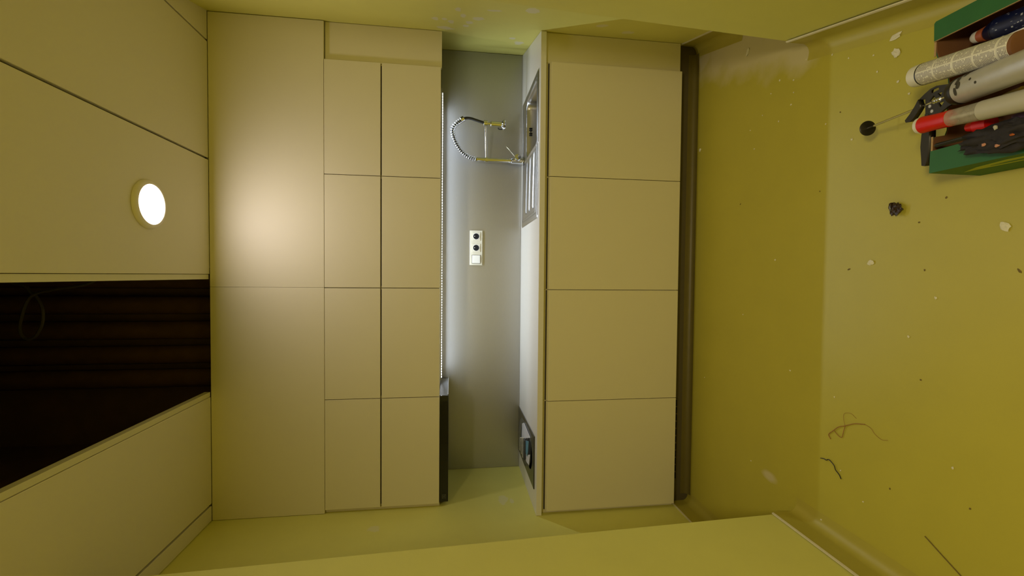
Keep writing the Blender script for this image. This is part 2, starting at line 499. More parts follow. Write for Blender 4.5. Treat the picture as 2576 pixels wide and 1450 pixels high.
# ceiling: long metal panels; one is taken out
ceil = struct(box('ceiling', 1.241, 1.2655, -4.6, .149, ZC + .005, ZC + .03, M['rail']))
box('ceiling_rail', .6345, .658, -4.6, .149, ZC + .003, ZC + .03, M['rail'], ceil)
def ceil_panel(x0, x1, y0, y1, x0b=None, x1b=None):
    bm = bmesh.new()
    poly = [(x0, y0), (x1, y0), (x1b if x1b is not None else x1, y1), (x0b if x0b is not None else x0, y1)]
    bm_prism(bm, [(x, y, ZC) for x, y in poly], [(x, y, ZC + .022) for x, y in poly])
    bmesh.ops.bevel(bm, geom=list(bm.edges), offset=.0015, segments=1, affect='EDGES')
    return link_bm('ceiling_panel', bm, M['ceiling'], ceil)
YS = -1.85
for (a, b) in ((.074, .632), (1.2675, 1.849), (1.859, 2.443)):
    ceil_panel(a, b, YS, .1475)
    ceil_panel(a, b, -4.6, YS - .005)
ceil_panel(.660, 1.239, -4.6, YS - .005)
ceil_panel(XL + .003, .062, -.75, .1475)
ceil_panel(-.3, .062, -4.6, -.755)
ceil_panel(2.452, 3.0, -.75, .1475)
for (a, b) in ((2.452, 3.045), (3.055, 3.7)):
    ceil_panel(a, b, -4.6, -.755)
# strip of ceiling above the cabinets, behind the cover boards
box('ceiling_panel', -.3, .60, .17, YB, ZC, ZC + .02, M['ceiling'], ceil)
box('ceiling_panel', 1.30, 3.0, .17, YB, ZC, ZC + .02, M['ceiling'], ceil)

# void above the missing panel
bm = bmesh.new()
vx0, vx1, vy0, vy1, vz = .30, 1.42, -1.95, .46, 4.0
for (x0, x1, y0, y1, z0, z1) in ((vx0 - .02, vx0, vy0, vy1, ZC + .03, vz), (vx1, vx1 + .02, vy0, vy1, ZC + .03, vz),
                                 (vx0 - .02, vx1 + .02, vy0 - .02, vy0, ZC + .03, vz), (vx0 - .02, vx1 + .02, vy1, vy1 + .02, ZC + .03, vz),
                                 (vx0 - .02, vx1 + .02, vy0 - .02, vy1 + .02, vz, vz + .02)):
    bm_box(bm, x0, x1, y0, y1, z0, z1)
struct(link_bm('wall_ceiling_void', bm, M['void']))
for i, x in enumerate((1.235, 1.092, .952, .815, .683)):
    p = tube('pipe', [(x, .395, ZC + .035), (x, .395, 3.2), (x, .395, vz - .002)], .052, M['pipe'], n=24)
    tag(p, ['brown pipe in the ceiling void nearest to the lamp', 'brown pipe second from the lamp in the ceiling void', 'middle one of the brown pipes in the ceiling void',
            'brown pipe fourth from the lamp in the ceiling void', 'brown pipe farthest from the lamp in the ceiling void'][i], 'pipe', 'pipes in the ceiling void')
lp = smooth_path([(1.30, .1, 3.0), (1.218, .1, 3.103), (1.184, .1, 3.266), (1.155, .1, 3.351), (1.088, .1, 3.386), (1.002, .1, 3.404), (.954, .1, 3.388), (.954, .1, 3.346),
                  (1.011, .1, 3.312), (1.069, .1, 3.305), (1.117, .105, 3.318), (1.17, .11, 3.36), (1.22, .12, 3.47), (1.25, .12, 3.99)], 6)
tag(tube('loose_cable', lp, .007, M['cable'], n=8), 'thin grey cable hanging in a loop inside the ceiling void', 'cable')

# ------------------------------------------------------------------ ceiling lamps
def lamp(x, y, label, m, watts, tint, k=1.0):
    t = thing('ceiling_lamp', label, 'lamp', (x, y, ZC - .018))
    lathe_axis('trim_ring', (x, y, ZC - .0005), (0, 0, -1), [(a, r * k) for a, r in ((0, .098), (0, .1005), (.005, .1005), (.012, .096), (.016, .088), (.016, .082), (.0, .082))], M['lamp_ring'], t, 48)
    lathe_axis('diffuser', (x, y, ZC - .004), (0, 0, -1), [(a, r * k) for a, r in ((0, .081), (.010, .0835), (.013, .078), (.0145, .05), (.015, .0))], m, t, 48)
    ld = bpy.data.lights.new('lamp_light', 'AREA')
    ld.shape = 'DISK'; ld.size = .164 * k; ld.energy = watts; ld.color = tint
    lo = bpy.data.objects.new('lamp_light', ld)
    COL.objects.link(lo)
    lo.location = (0, 0, -.0025)
    lo.parent = t
lamp(1.551, -.309, 'glowing round white lamp set in the ceiling before the cabinets', M['lamp'], LAMP_WATTS, (1.0, .90, .98))
lamp(1.551, -3.1, 'unseen large round ceiling lamp added behind the camera for fill light', M['fill_lamp'], FILL_LAMP_WATTS, (1.0, .86, .58), 2.6)  # added out of view to raise the fill light on floor and doors

# ------------------------------------------------------------------ backsplash, worktop
tag(box('backsplash_panel', XL + .001, xr(YB - .012) - .002, YB - .012, YB - .001, .9005, 1.43, M['splash'], bev=.001), 'brushed grey steel-look splashback panel between worktop and wall cabinets', 'splashback')

YW = -.004
def worktop():
    z0, z1 = .871, .9
    hx0, hx1, hy0, hy1 = 1.60, 2.37, .06, .565
    yb = YB - .001
    xs0 = XL + .001
    def xe(y): return xr(y) - .002
    bm = bmesh.new()
    def ring(z):
        o = [bm.verts.new((x, y, z)) for x, y in ((xs0, YW), (xe(YW), YW), (xe(yb), yb), (xs0, yb))]
        i = [bm.verts.new((x, y, z)) for x, y in ((hx0, hy0), (hx1, hy0), (hx1, hy1), (hx0, hy1))]
        return o, i
    ot, it = ring(z1); ob, ib = ring(z0)
    for k in range(4):
        j = (k + 1) % 4
        bm.faces.new((ot[k], ot[j], it[j], it[k])); bm.faces.new((ob[j], ob[k], ib[k], ib[j]))
        bm.faces.new((ob[k], ob[j], ot[j], ot[k])); bm.faces.new((it[k], it[j], ib[j], ib[k]))
    e = [ed for ed in bm.edges if all(abs(v.co.y - YW) < 1e-5 for v in ed.verts)]
    bmesh.ops.bevel(bm, geom=e, offset=.0015, segments=2, affect='EDGES')
    return link_bm('worktop', bm, M['worktop'])
tag(worktop(), 'pale smooth kitchen worktop running wall to wall above the base cabinets', 'worktop')

# ------------------------------------------------------------------ base cabinets
ZDT, ZDB = .841, .1135
G = .0018
base_names = ['base cabinet farthest from the sink, above the vent grille', 'base cabinet second from the hob end, left of the centre seam',
              'base cabinet under the drainer half of the sink', 'base cabinet at the sink end beside the filler strip']
def base_door(x0, x1, parent):
    # front with a chamfered grip edge along its top
    prof = [(0.0, ZDB), (0.0, ZDT), (.0115, ZDT + .009), (.018, ZDT + .009), (.018, ZDB)]
    bm = bmesh.new()
    bm_prism(bm, [(x0, y, z) for y, z in prof], [(x1, y, z) for y, z in prof])
    return link_bm('door', bm, M['door'], parent)
for i in range(4):
    x0, x1 = .6 * i, .6 * (i + 1)
    t = thing('base_cabinet', 'cream ' + base_names[i], 'cabinet', ((x0 + x1) / 2, .3, ZDB), 'base cabinets')
    zt = .8705 if i < 2 else .872
    bm = bmesh.new()
    a, b = x0 + .0006, x1 - .0006
    for bx in ((a, a + .016, .0215, .60, ZDB + .002, .8705), (b - .016, b, .0215, .60, ZDB + .002, .8705), (a + .016, b - .016, .0215, .60, ZDB + .002, ZDB + .018),
               (a + .016, b - .016, .59, .60, ZDB + .018, .8705), (a + .016, b - .016, .0215, .04, .70, .8705)):
        bm_box(bm, *bx)
    link_bm('carcass', bm, M['carcass'], t)
    base_door(x0 + G, x1 - G, t)
    box('gap_shade_strip', x0 + .003, x1 - .003, .0203, .0214, ZDT + .002, ZDT + .0155, M['gapdark'], t)  # dark strip standing for the shade between door top and carcass
tag(prism('filler_strip', [(2.4015, .022), (xr(.022) - .002, .022), (xr(.04) - .002, .04), (2.4015, .04)], ZDB, .8705, M['door']), 'cream filler strip closing the gap between base cabinets and right wall', 'filler strip')
tag(box('filler_strip', XL + .001, -.0005, .024, .04, ZDB, .8705, M['carcass']), 'narrow cream filler strip between base cabinets and left wall', 'filler strip')

# plinth with grille
plinth = tag(box('plinth_board', XL + .006, xr(.06) - .007, .056, .072, .0, ZDB - .001, M['plinth']), 'recessed plinth board under the base cabinets, coloured dark for shade', 'plinth')
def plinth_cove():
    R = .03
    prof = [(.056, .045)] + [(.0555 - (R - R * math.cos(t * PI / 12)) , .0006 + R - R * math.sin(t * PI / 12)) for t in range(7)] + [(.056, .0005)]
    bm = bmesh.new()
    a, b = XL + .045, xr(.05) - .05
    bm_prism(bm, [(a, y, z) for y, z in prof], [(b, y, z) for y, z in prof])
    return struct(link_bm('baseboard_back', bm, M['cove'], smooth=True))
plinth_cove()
gx0, gx1, gz0, gz1 = .115, .575, .078, .108
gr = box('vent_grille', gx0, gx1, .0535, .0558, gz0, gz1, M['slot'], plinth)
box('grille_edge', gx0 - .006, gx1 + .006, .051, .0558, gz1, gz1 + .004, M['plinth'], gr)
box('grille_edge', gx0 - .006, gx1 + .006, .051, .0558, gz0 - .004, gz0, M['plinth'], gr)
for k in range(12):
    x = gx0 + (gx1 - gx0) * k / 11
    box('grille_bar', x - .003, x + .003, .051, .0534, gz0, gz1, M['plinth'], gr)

# ------------------------------------------------------------------ wall cabinets
YU = .149
ZU0, ZU1, ZU2 = 2.027, 1.7345, 1.4205
wall_names = ['cream wall cabinet with two flap doors above the cooker hood', 'cream wall cabinet with two flap doors second from the hood end',
              'cream wall cabinet with two flap doors above the socket panel', 'cream wall cabinet with two flap doors above the tap and sink bowl']
for i in range(4):
    x0, x1 = .6 * i, .6 * (i + 1)
    t = thing('wall_cabinet', wall_names[i], 'cabinet', ((x0 + x1) / 2, .4, ZU2), 'wall cabinets')
    box('carcass', x0 + .0006, x1 - .0006, YU + .024, YB - .013, ZU2 + .006, ZU0 - .001, M['carcass'], t)
    box('door', x0 + G, x1 - G, YU, YU + .019, ZU1 + .0035, ZU0 - .002, M['door'], t, bev=.001)
    box('door', x0 + G, x1 - G, YU, YU + .019, ZU2, ZU1 - .0035, M['door'], t, bev=.001)
    box('gap_shade_sheet', x0 + .01, x1 - .01, YU + .0195, YU + .0235, ZU2 + .012, ZU0 - .01, M['gapdark'], t)  # dark sheet that paints the shade seen through the door gaps
tag(prism('filler_strip', [(2.402, YU + .022), (xr(YU + .022) - .002, YU + .022), (xr(YU + .04) - .002, YU + .04), (2.402, YU + .04)], ZU2 - .004, ZU0 - .002, M['door']),
    'cream filler strip between the wall cabinets and the right wall', 'filler strip')
tag(box('filler_strip', XL + .001, -.0005, YU + .018, YU + .036, ZU2 - .002, ZU0 - .002, M['carcass']), 'narrow cream filler strip between wall cabinets and left wall', 'filler strip')
tag(box('cover_board', XL + .002, 1.2005, YU, YU + .018, ZU0, ZC - .001, M['door'], bev=.0008), 'cream cover board above the wall cabinets on the hood side', 'cover board', 'cover boards up to the ceiling')
tag(prism('cover_board', [(1.2015, YU), (xr(YU) - .003, YU), (xr(YU + .018) - .003, YU + .018), (1.2015, YU + .018)], ZU0, ZC - .001, M['door'], bev=.0008),
    'cream cover board above the wall cabinets on the lamp side', 'cover board', 'cover boards up to the ceiling')

# LED strip
YLED = .485
t = thing('led_strip', 'cool white LED strip light under the wall cabinets', 'light', (1.5, YLED, 1.42))
box('profile', .615, 2.42, YLED - .009, YLED + .009, 1.4195, 1.4262, M['alu'], t)
bm = bmesh.new()
x = .63
while x < 2.40:
    bm_box(bm, x, x + .0095, YLED - .005, YLED + .005, 1.4165, 1.4194)
    x += .0167
o = link_bm('led_chips', bm, M['led'], t)
o['kind'] = 'stuff'
ld = bpy.data.lights.new('led_light', 'AREA')
ld.shape = 'RECTANGLE'; ld.size = 1.77; ld.size_y = .01
ld.energy = LED_WATTS; ld.spread = math.radians(165); ld.color = (.78, .88, 1.0)
lo_ = bpy.data.objects.new('led_light', ld)
COL.objects.link(lo_)
lo_.location = (0.015, 0, 1.4160 - 1.42)
lo_.parent = t

# ------------------------------------------------------------------ cooker hood
t = thing('cooker_hood', 'slim black cooker hood under the leftmost wall cabinet', 'hood', (.30, .4, 1.371))
box('body', .004, .598, .182, .60, 1.373, 1.4255, M['hood_metal'], t, bev=.002)
box('front_panel', .001, .6, .168, .1815, 1.371, 1.4185, M['glass_black'], t, bev=.001)
box('side_trim', .5985, .603, .185, .60, 1.3725, 1.3765, M['chrome'], t)
o = box('emblem', .020, .042, .1672, .1679, 1.382, 1.404, M['emblem'], t)
o['label'] = 'small grey square emblem'
box('emblem_field', .022, .040, .1668, .1671, 1.384, 1.402, M['glass_black'], o)
bm = bmesh.new()
for k in range(4):
    a0 = k * PI / 2 + PI / 4
    c = Vector((.031 + .0042 * math.cos(a0), .1665, 1.393 + .0042 * math.sin(a0)))
    bm_box(bm, c.x - .0021, c.x + .0021, .1663, .1667, c.z - .0021, c.z + .0021)
link_bm('emblem_mark', bm, M['emblem'], o)

# ------------------------------------------------------------------ hob with plastic bag of papers
t = thing('hob', 'narrow black glass hob set into the worktop', 'hob', (.245, .35, .9))
box('glass', .098, .392, .055, .62, .9003, .9055, M['hob_glass'], t, bev=.0012)
ring_prof = [(0, .088), (.0002, .0885), (.0002, .0905), (0, .091)]
for yy, rr in ((.19, .085), (.44, .07)):
    lathe_axis('cooking_zone', (.245, yy, .9056), (0, 0, 1), [(0, rr), (.0002, rr), (.0002, rr + .003), (0, rr + .003)], M['emblem'], t, 40)
def sheet(name, outline, z, th, m, parent, tilt=0.0, wob=.0):
    bm = bmesh.new()
    zz = [z + wob * math.sin(5 * i) + tilt * (p[1] - .3) for i, p in enumerate(outline)]
    bm_prism(bm, [(p[0], p[1], q) for p, q in zip(outline, zz)], [(p[0], p[1], q + th) for p, q in zip(outline, zz)])
    return link_bm(name, bm, m, parent)
bag = thing('document_bag', 'clear plastic bag of papers and parts lying on the hob', 'bag', (.26, .34, .906))
sheet('leaflet', [(.337, .438), (.363, .372), (.350, .150), (.297, .290), (.211, .459)], .9075, .003, M['white_paper'], bag)
sheet('card', [(.287, .277), (.318, .183), (.247, .202), (.209, .236), (.218, .273)], .9115, .002, M['blue_card'], bag)
sheet('leaflet', [(.165, .41), (.215, .24), (.249, .160), (.175, .190), (.160, .27)], .907, .002, M['white_paper'], bag)
for k in range(3):
    y = .285 + .055 * k
    box('black_bar', .165, .285 - .02 * k, y, y + .042, .9107, .922, M['black_plastic'], bag, bev=.003)
    box('white_bar', .162, .286 - .02 * k, y + .0425, y + .052, .9107, .9235, M['white_plastic'], bag, bev=.002)
outline = [(.359, .492), (.377, .344), (.383, .222), (.369, .152), (.335, .139), (.273, .147), (.215, .143), (.144, .219), (.140, .305), (.136, .409), (.127, .575), (.199, .561), (.274, .545), (.321, .539)]
bm = bmesh.new()
cxy = Vector((.262, .35, 0))
rows = []
for k, f in enumerate((1.0, .93, .8, .6, .38, .16)):
    row = []
    for j in range(56):
        q = j / 56 * len(outline); i0 = int(q) % len(outline); fr_ = q - int(q); i1 = (i0 + 1) % len(outline)
        p = Vector((outline[i0][0] * (1 - fr_) + outline[i1][0] * fr_, outline[i0][1] * (1 - fr_) + outline[i1][1] * fr_, 0))
        p = cxy + (p - cxy) * f
        h = .9063 + (.020 * (1 - f ** 3)) + (.007 * mnoise.noise(Vector((p.x * 34, p.y * 34, k))) + .003 if k else 0)
        row.append(bm.verts.new((p.x, p.y, max(.9063, h))))
    rows.append(row)
for r0, r1 in zip(rows, rows[1:]):
    for j in range(56):
        bm.faces.new((r0[j], r0[(j + 1) % 56], r1[(j + 1) % 56], r1[j]))
bm.faces.new(rows[-1])
link_bm('film', bm, M['film'], bag, smooth=True, angle=80)

# ------------------------------------------------------------------ sink (pressed sheet)
def sdf_rr(x, y, cx_, cy_, hx, hy, r):
    dx, dy = abs(x - cx_) - (hx - r), abs(y - cy_) - (hy - r)
    return math.hypot(max(dx, 0), max(dy, 0)) + min(max(dx, dy), 0) - r
def sstep(t):
    t = max(0.0, min(1.0, t)); return t * t * (3 - 2 * t)
SX0, SX1, SY0, SY1 = 1.586, 2.384, .042, .580
def sink_z(x, y):
    z = .9045
    o = sdf_rr(x, y, (SX0 + SX1) / 2, (SY0 + SY1) / 2, (SX1 - SX0) / 2, (SY1 - SY0) / 2, .02)
    z -= .0042 * sstep((o + .006) / .006)
    # shallow pressed field inside the rim
    i1 = sdf_rr(x, y, 1.985, .315, .372, .243, .03)
    z -= .004 * sstep(-i1 / .012)
    # bowl
    b = sdf_rr(x, y, 2.172, .257, .170, .175, .045)
    z += .002 * math.exp(-((b - .006) / .006) ** 2)
    z -= .158 * sstep(-b / .022)
    # drainer grooves
    if x < 1.99:
        d = 0
        for yc, hw in ((.175, .036), (.30, .032), (.415, .030)):
            g = sdf_rr(x, y, 1.818, yc, .162, hw, .02)
            d = max(d, sstep(-g / .006))
        z -= .0045 * d
        z -= .004 * sstep((x - 1.70) / .3)
        g2 = sdf_rr(x, y, 1.818, .325, .19, .215, .03)
        z += .002 * math.exp(-(g2 / .005) ** 2)
    return z
sink = thing('kitchen_sink', 'stainless steel sink with bowl and ribbed drainer set in the worktop', 'sink', (1.985, .31, .74))
NX, NY = 200, 150
bm = bmesh.new()
grid = [[bm.verts.new((SX0 + (SX1 - SX0) * i / NX, SY0 + (SY1 - SY0) * j / NY, sink_z(SX0 + (SX1 - SX0) * i / NX, SY0 + (SY1 - SY0) * j / NY))) for j in range(NY + 1)] for i in range(NX + 1)]
for i in range(NX):
    for j in range(NY):
        bm.faces.new((grid[i][j], grid[i + 1][j], grid[i + 1][j + 1], grid[i][j + 1]))
link_bm('basin', bm, M['steel'], sink, smooth=True, angle=75)
lathe_axis('strainer', (2.172, .257, .7405), (0, 0, 1), [(0, .045), (.003, .045), (.004, .040), (.002, .034), (.003, .0)], M['chrome'], sink, 28)
for (dx, dz) in ((-.024, .012), (-.024, -.0), (.024, .012), (.024, .0), (-.012, .012), (.012, .0)):
    pass
ovx, ovz = 2.165, .876
def bowl_y(z):
    lo, hi = .40, .436
    for _ in range(30):
        mid = (lo + hi) / 2
        if sink_z(ovx, mid) < z: lo = mid
        else: hi = mid
    return lo
for k in (-2, -1, 1, 2):
    y0 = bowl_y(ovz)
    box('overflow_slot', ovx + k * .0105 - .003, ovx + k * .0105 + .003, y0 - .010, y0 + .004, ovz - .010, ovz + .010, M['slot'], sink, bev=.002)
lathe_axis('overflow_screw', (ovx, bowl_y(ovz) - .006, ovz), (0, -1, 0), [(0, .004), (.003, .0035), (.004, 0)], M['slot'], sink, 12)

# ------------------------------------------------------------------ tap
FX, FY = 2.014, .548
tap = thing('kitchen_tap', 'chrome spring-neck kitchen tap with pull-down spray head at the sink', 'tap', (FX, FY, .903))
dirv = Vector((math.cos(math.radians(20)), -math.sin(math.radians(20)), 0))
def fp(s, z, off=0.0):
    return Vector((FX, FY, 0)) + dirv * s + Vector((0, 0, z)) + Vector((-dirv.y, dirv.x, 0)) * off
lathe_axis('base_flange', (FX, FY, .9035), (0, 0, 1), [(0, .028), (.006, .028), (.009, .024), (.010, .020)], M['chrome'], tap)
lathe_axis('body', (FX, FY, .9115), (0, 0, 1), [(0, .0205), (.055, .0205), (.060, .022), (.068, .022), (.072, .016)], M['chrome'], tap)
lathe_axis('valve', fp(.010, .941) + Vector((0, .012, 0)), (.15, -1, .05), [(0, .0205), (.046, .0205), (.050, .019), (.051, 0)], M['chrome'], tap)
tube('lever', [fp(.022, .957) + Vector((0, -.02, 0)), fp(.05, .985) + Vector((0, -.02, 0)), fp(.084, 1.018) + Vector((0, -.02, 0))], [.0045, .004, .0045], M['chrome'], tap, 12)
lathe_axis('column', (FX, FY, .984), (0, 0, 1), [(0, .0165), (.012, .0165), (.013, .0125), (.145, .0125), (.146, .0165), (.166, .0165), (.167, .0125), (.208, .0125), (.214, .014), (.222, .014)], M['chrome'], tap)
ctrl = [(0, 1.204), (.008, 1.245), (.034, 1.289), (.068, 1.320), (.098, 1.338), (.135, 1.352), (.168, 1.358), (.192, 1.348), (.207, 1.334), (.222, 1.315), (.233, 1.298)]
path = smooth_path([fp(s, z) for s, z in ctrl], 24)
tube('inner_hose', path, .0075, M['rubber'], tap, 10)
def helix(path, R, turns, per=14):
    pts, T, N = frames(path)
    L = [0]
    for a, b in zip(pts, pts[1:]): L.append(L[-1] + (b - a).length)
    out = []
    n = turns * per
    j = 0
    for i in range(n + 1):
        s = L[-1] * i / n
        while j < len(L) - 2 and L[j + 1] < s: j += 1
        f = (s - L[j]) / max(1e-9, L[j + 1] - L[j])
        p = pts[j].lerp(pts[j + 1], f); t_ = T[j].lerp(T[j + 1], f).normalized(); nn = N[j].lerp(N[j + 1], f)
        nn = (nn - t_ * nn.dot(t_)).normalized(); bb = t_.cross(nn)
        an = 2 * PI * turns * i / n
        out.append(p + nn * R * math.cos(an) + bb * R * math.sin(an))
    return out
bm = bmesh.new()
bm_tube(bm, helix(path, .0150, 25), .0023, 6)
link_bm('spring', bm, M['chrome'], tap, smooth=True, angle=80)
e0 = fp(.229, 1.305); e1 = fp(.243, 1.283)
lathe_axis('spring_collar', e0, e1 - e0, [(0, .015), (.002, .017), (.022, .017), (.024, .012)], M['chrome'], tap, 20)
tube('hose', smooth_path([fp(.236, 1.294), fp(.243, 1.275), fp(.242, 1.245), fp(.232, 1.205), fp(.222, 1.165), fp(.219, 1.14)], 6), .0085, M['rubber'], tap, 12)
lathe_axis('holder_ring', fp(.2195, 1.165), (-.03, .01, -1), [(0, .0165), (.002, .0185), (.024, .0185), (.026, .0165)], M['chrome'], tap, 20)
tube('holder_arm', [fp(.01, 1.143), fp(.11, 1.148), fp(.205, 1.152)], .0055, M['chrome'], tap, 12)
lathe_axis('spray_head', fp(.218, 1.139), (-.03, .01, -1), [(0, .010), (.016, .010), (.017, .014), (.020, .0165), (.085, .0175), (.088, .020), (.094, .030), (.102, .033), (.108, .031), (.109, .024), (.106, .0)], M['chrome'], tap, 28)
tube('spray_trigger', [fp(.196, 1.075), fp(.189, 1.07), fp(.188, 1.055), fp(.190, 1.042)], .003, M['rubber'], tap, 8)

# ------------------------------------------------------------------ socket panel
YP = YB - .0125
t = thing('socket_panel', 'triple wall plate with two round sockets and a blank cover', 'socket', (1.4535, YP, 1.158))
box('frame', 1.340, 1.567, YP - .009, YP, 1.158, 1.2405, M['plate'], t, bev=.002, seg=2)
zc = 1.1993
for k, x in enumerate((1.5285, 1.4535)):
    o = box('socket_insert', x - .0275, x + .0275, YP - .0125, YP - .0092, zc - .0275, zc + .0275, M['plate'], t, bev=.001)
    lathe_axis('socket_rim', (x, YP - .0127, zc), (0, -1, 0), [(0, .0225), (.0015, .0225), (.0015, .020), (0, .0195)], M['plate2'], o, 32)
    lathe_axis('socket_well', (x, YP - .0127, zc), (0, -1, 0), [(0, .0195), (.0006, .0195), (.0006, 0)], M['slot'], o, 32)
    lathe_axis('earth_pin', (x, YP - .0133, zc + .0105), (0, -1, 0), [(0, .0026), (.009, .0026), (.0105, .0015)], M['pin'], o, 12)
x = 1.3785
box('cover_surround', x - .0285, x + .0285, YP - .0098, YP - .0092, zc - .0285, zc + .0285, M['gapdark'], t)
box('blank_cover', x - .0262, x + .0262, YP - .0155, YP - .0099, zc - .0262, zc + .0262, M['plate2'], t, bev=.001)

# ------------------------------------------------------------------ green carton with tools
BX0, BX1, BY1, BY0, BH = 1.543, 1.921, -1.328, -1.86, .15
carton = thing('tool_carton', 'open green cardboard box full of tubes and tools on the floor', 'box', ((BX0 + BX1) / 2, (BY0 + BY1) / 2, 0))
T_ = .004
def two_tone(name, x0, x1, y0, y1, z0, z1, out_axis):
    """cardboard wall: green outside skin, brown inside"""
    o = box(name, x0, x1, y0, y1, z0, z1, M['green_card'], carton)
    return o
# left side: outer green skin, inner brown skin
two_tone('side_wall', BX0, BX0 + T_ / 2, BY0, BY1, .0005, BH, 'x')
box('side_lining', BX0 + T_ / 2, BX0 + T_, BY0 + T_, BY1 - T_, .0005, BH - .001, M['brown_card'], carton)
two_tone('side_wall', BX1 - T_ / 2, BX1, BY0, BY1, .0005, BH, 'x')
box('side_lining', BX1 - T_, BX1 - T_ / 2, BY0 + T_, BY1 - T_, .0005, BH - .001, M['brown_card'], carton)
two_tone('end_wall', BX0 + T_, BX1 - T_, BY0, BY0 + T_, .0005, BH, 'y')
box('bottom', BX0 + T_, BX1 - T_, BY0 + T_, BY1 - T_, .0005, .0045, M['brown_card'], carton)
# far end with a torn notch
X = Vector((1, 0, 0)); Zv = Vector((0, 0, 1))
notch = [(BX0 + T_ + .0005, .0005), (BX1 - T_ - .0005, .0005), (BX1 - T_ - .0005, BH), (1.872, BH), (1.845, BH - .004), (1.828, BH - .012), (1.818, .112), (1.77, .106), (1.70, .108), (1.655, .106), (1.640, .112), (1.634, BH - .006), (1.62, BH), (BX0 + T_ + .0005, BH)]
plate_with_holes('end_wall', notch, [], (0, BY1 - .0012, 0), X, Zv, .0024, M['green_card'], carton)
plate_with_holes('end_lining', notch, [], (0, BY1 - .0036, 0), X, Zv, .0023, M['brown_card'], carton)
for (xa, xb) in ((BX0 + .052, 1.634), (1.835, BX1 - .05)):
    box('torn_edge', xa, xb, BY1 - .0045, BY1 - .0003, BH - .0005, BH + .0012, M['card_edge'], carton)
# top flaps that are left on both sides
prism('top_flap', [(BX0, BY1), (BX0 + .055, BY1 - .001), (BX0 + .057, -1.50), (BX0 + .040, -1.56), (BX0 + .036, BY0), (BX0, BY0)], BH + .0005, BH + .0035, M['green_card'], carton)
prism('top_flap', [(BX1, BY1 - .004), (BX1 - .004, BY1), (BX1 - .048, BY1 - .001), (BX1 - .046, BY0), (BX1, BY0)], BH + .0005, BH + .0035, M['green_card'], carton)
prism('flap_edge', [(BX1 - .0482, BY1 - .001), (BX1 - .0495, BY1 - .001), (BX1 - .0475, BY0), (BX1 - .0462, BY0)], BH + .0002, BH + .0036, M['card_edge'], carton)
# yellow-green printed flash on the side
bm = bmesh.new()
fl = [(-1.355, .085), (-1.40, .112), (-1.47, .128), (-1.62, .118), (-1.60, .095), (-1.50, .086)]
bm_prism(bm, [(BX0 - .0002, y, z) for y, z in fl], [(BX0 - .0009, y, z) for y, z in fl])
o = link_bm('printed_flash', bm, M['yellow_print'], carton)
bm = bmesh.new()
fl = [(-1.42, .100), (-1.46, .108), (-1.56, .107), (-1.52, .098)]
bm_prism(bm, [(BX0 - .0010, y, z) for y, z in fl], [(BX0 - .0015, y, z) for y, z in fl])
link_bm('printed_stripe', bm, M['green_card'], carton)

# white cartridge with printed label
A = Vector((1.793, -1.306, .180)); B = Vector((1.757, -1.535, .204))
d = (B - A).normalized(); L = (B - A).length
t = thing('sealant_cartridge', 'white sealant cartridge covered in tiny print, lying across the carton', 'cartridge', A)
lathe_axis('sleeve', A + d * .026, d, [(0, .0262), (.001, .0266)] + [(.001 + (L - .028) * k / 20, .0266) for k in range(1, 21)] + [(L - .026, .026)], M['label'], t, 40, withuv=True)
lathe_axis('end_cap', A, d, [(0, .0), (0, .0225), (.003, .0255), (.012, .0265), (.027, .0267), (.0275, .026)], M['white_plastic'], t, 40)
lathe_axis('black_stripe', A + d * .0262, d, [(0, .0262), (.0005, .0269), (.0035, .0269), (.004, .0262)], M['black_plastic'], t, 40)
lathe_axis('foot_ring', B, d, [(0, .026), (.001, .0268), (.008, .0268), (.009, .022)], M['brown_card'], t, 40)

# caulking gun
P0 = Vector((1.714, -1.42, .18)); ga = Vector((.07396, .95583, -.28447)).normalized(); gh = Vector((-.99073, .03783, -.1305)); gh = (gh - ga * gh.dot(ga)).normalized()
gn = ga.cross(gh)
gun = thing('caulking_gun', 'caulking gun with silver barrel and long rod, resting on the carton rim', 'caulking gun', P0 + ga * .3486)
lathe_axis('barrel', P0 + ga * .008, -ga, [(0, .0), (0, .026), (.002, .0295), (.006, .0305), (.20, .0305), (.202, .028)], M['gun_barrel'], gun, 40)
lathe_axis('barrel_collar', P0 + ga * .020, -ga, [(0, .016), (.002, .029), (.012, .0312), (.020, .0312), (.021, .0308)], M['gun_black'], gun, 40)
for (s, an, w, l) in ((-.018, 2.2, .005, .010), (-.024, 1.8, .006, .008), (-.016, 1.4, .004, .009), (-.030, 2.6, .006, .006), (-.013, 2.7, .005, .012), (-.055, 1.9, .003, .003), (-.07, 1.5, .003, .003)):
    c = P0 + ga * s + (gn * math.sin(an) + gh * math.cos(an)) * .0306
    bm = bmesh.new()
    bmesh.ops.create_icosphere(bm, subdivisions=2, radius=1.0)
    nr = (gn * math.sin(an) + gh * math.cos(an)); tg = nr.cross(ga)
    for v in bm.verts:
        v.co = c + ga * (v.co.x * w * (1 + .5 * mnoise.noise(v.co * 3))) + tg * (v.co.y * l * (1 + .5 * mnoise.noise(v.co * 2.3))) + nr * (v.co.z * .0006)
    link_bm('dried_smear', bm, M['grime'], gun, smooth=True)
frame_o = [(.0099, -.020), (.0507, -.0294), (.0746, -.0349), (.0951, -.034), (.1143, -.028), (.138, -.0183), (.1344, -.0163), (.1125, -.0149), (.1146, .0257), (.071, .0343), (.0445, .0249), (.0073, .0200)]
frame_h = [[(.0965, -.0212), (.0920, -.0300), (.0700, -.0305), (.0670, -.0235)], [(.0760, -.0160), (.057, -.0160), (.0640, -.0050)],
           [(.103, -.0060), (.0840, -.0150), (.0800, -.0040), (.0900, -.0035)], [(.0750, .0080), (.0520, .0080), (.0650, .0210)]]
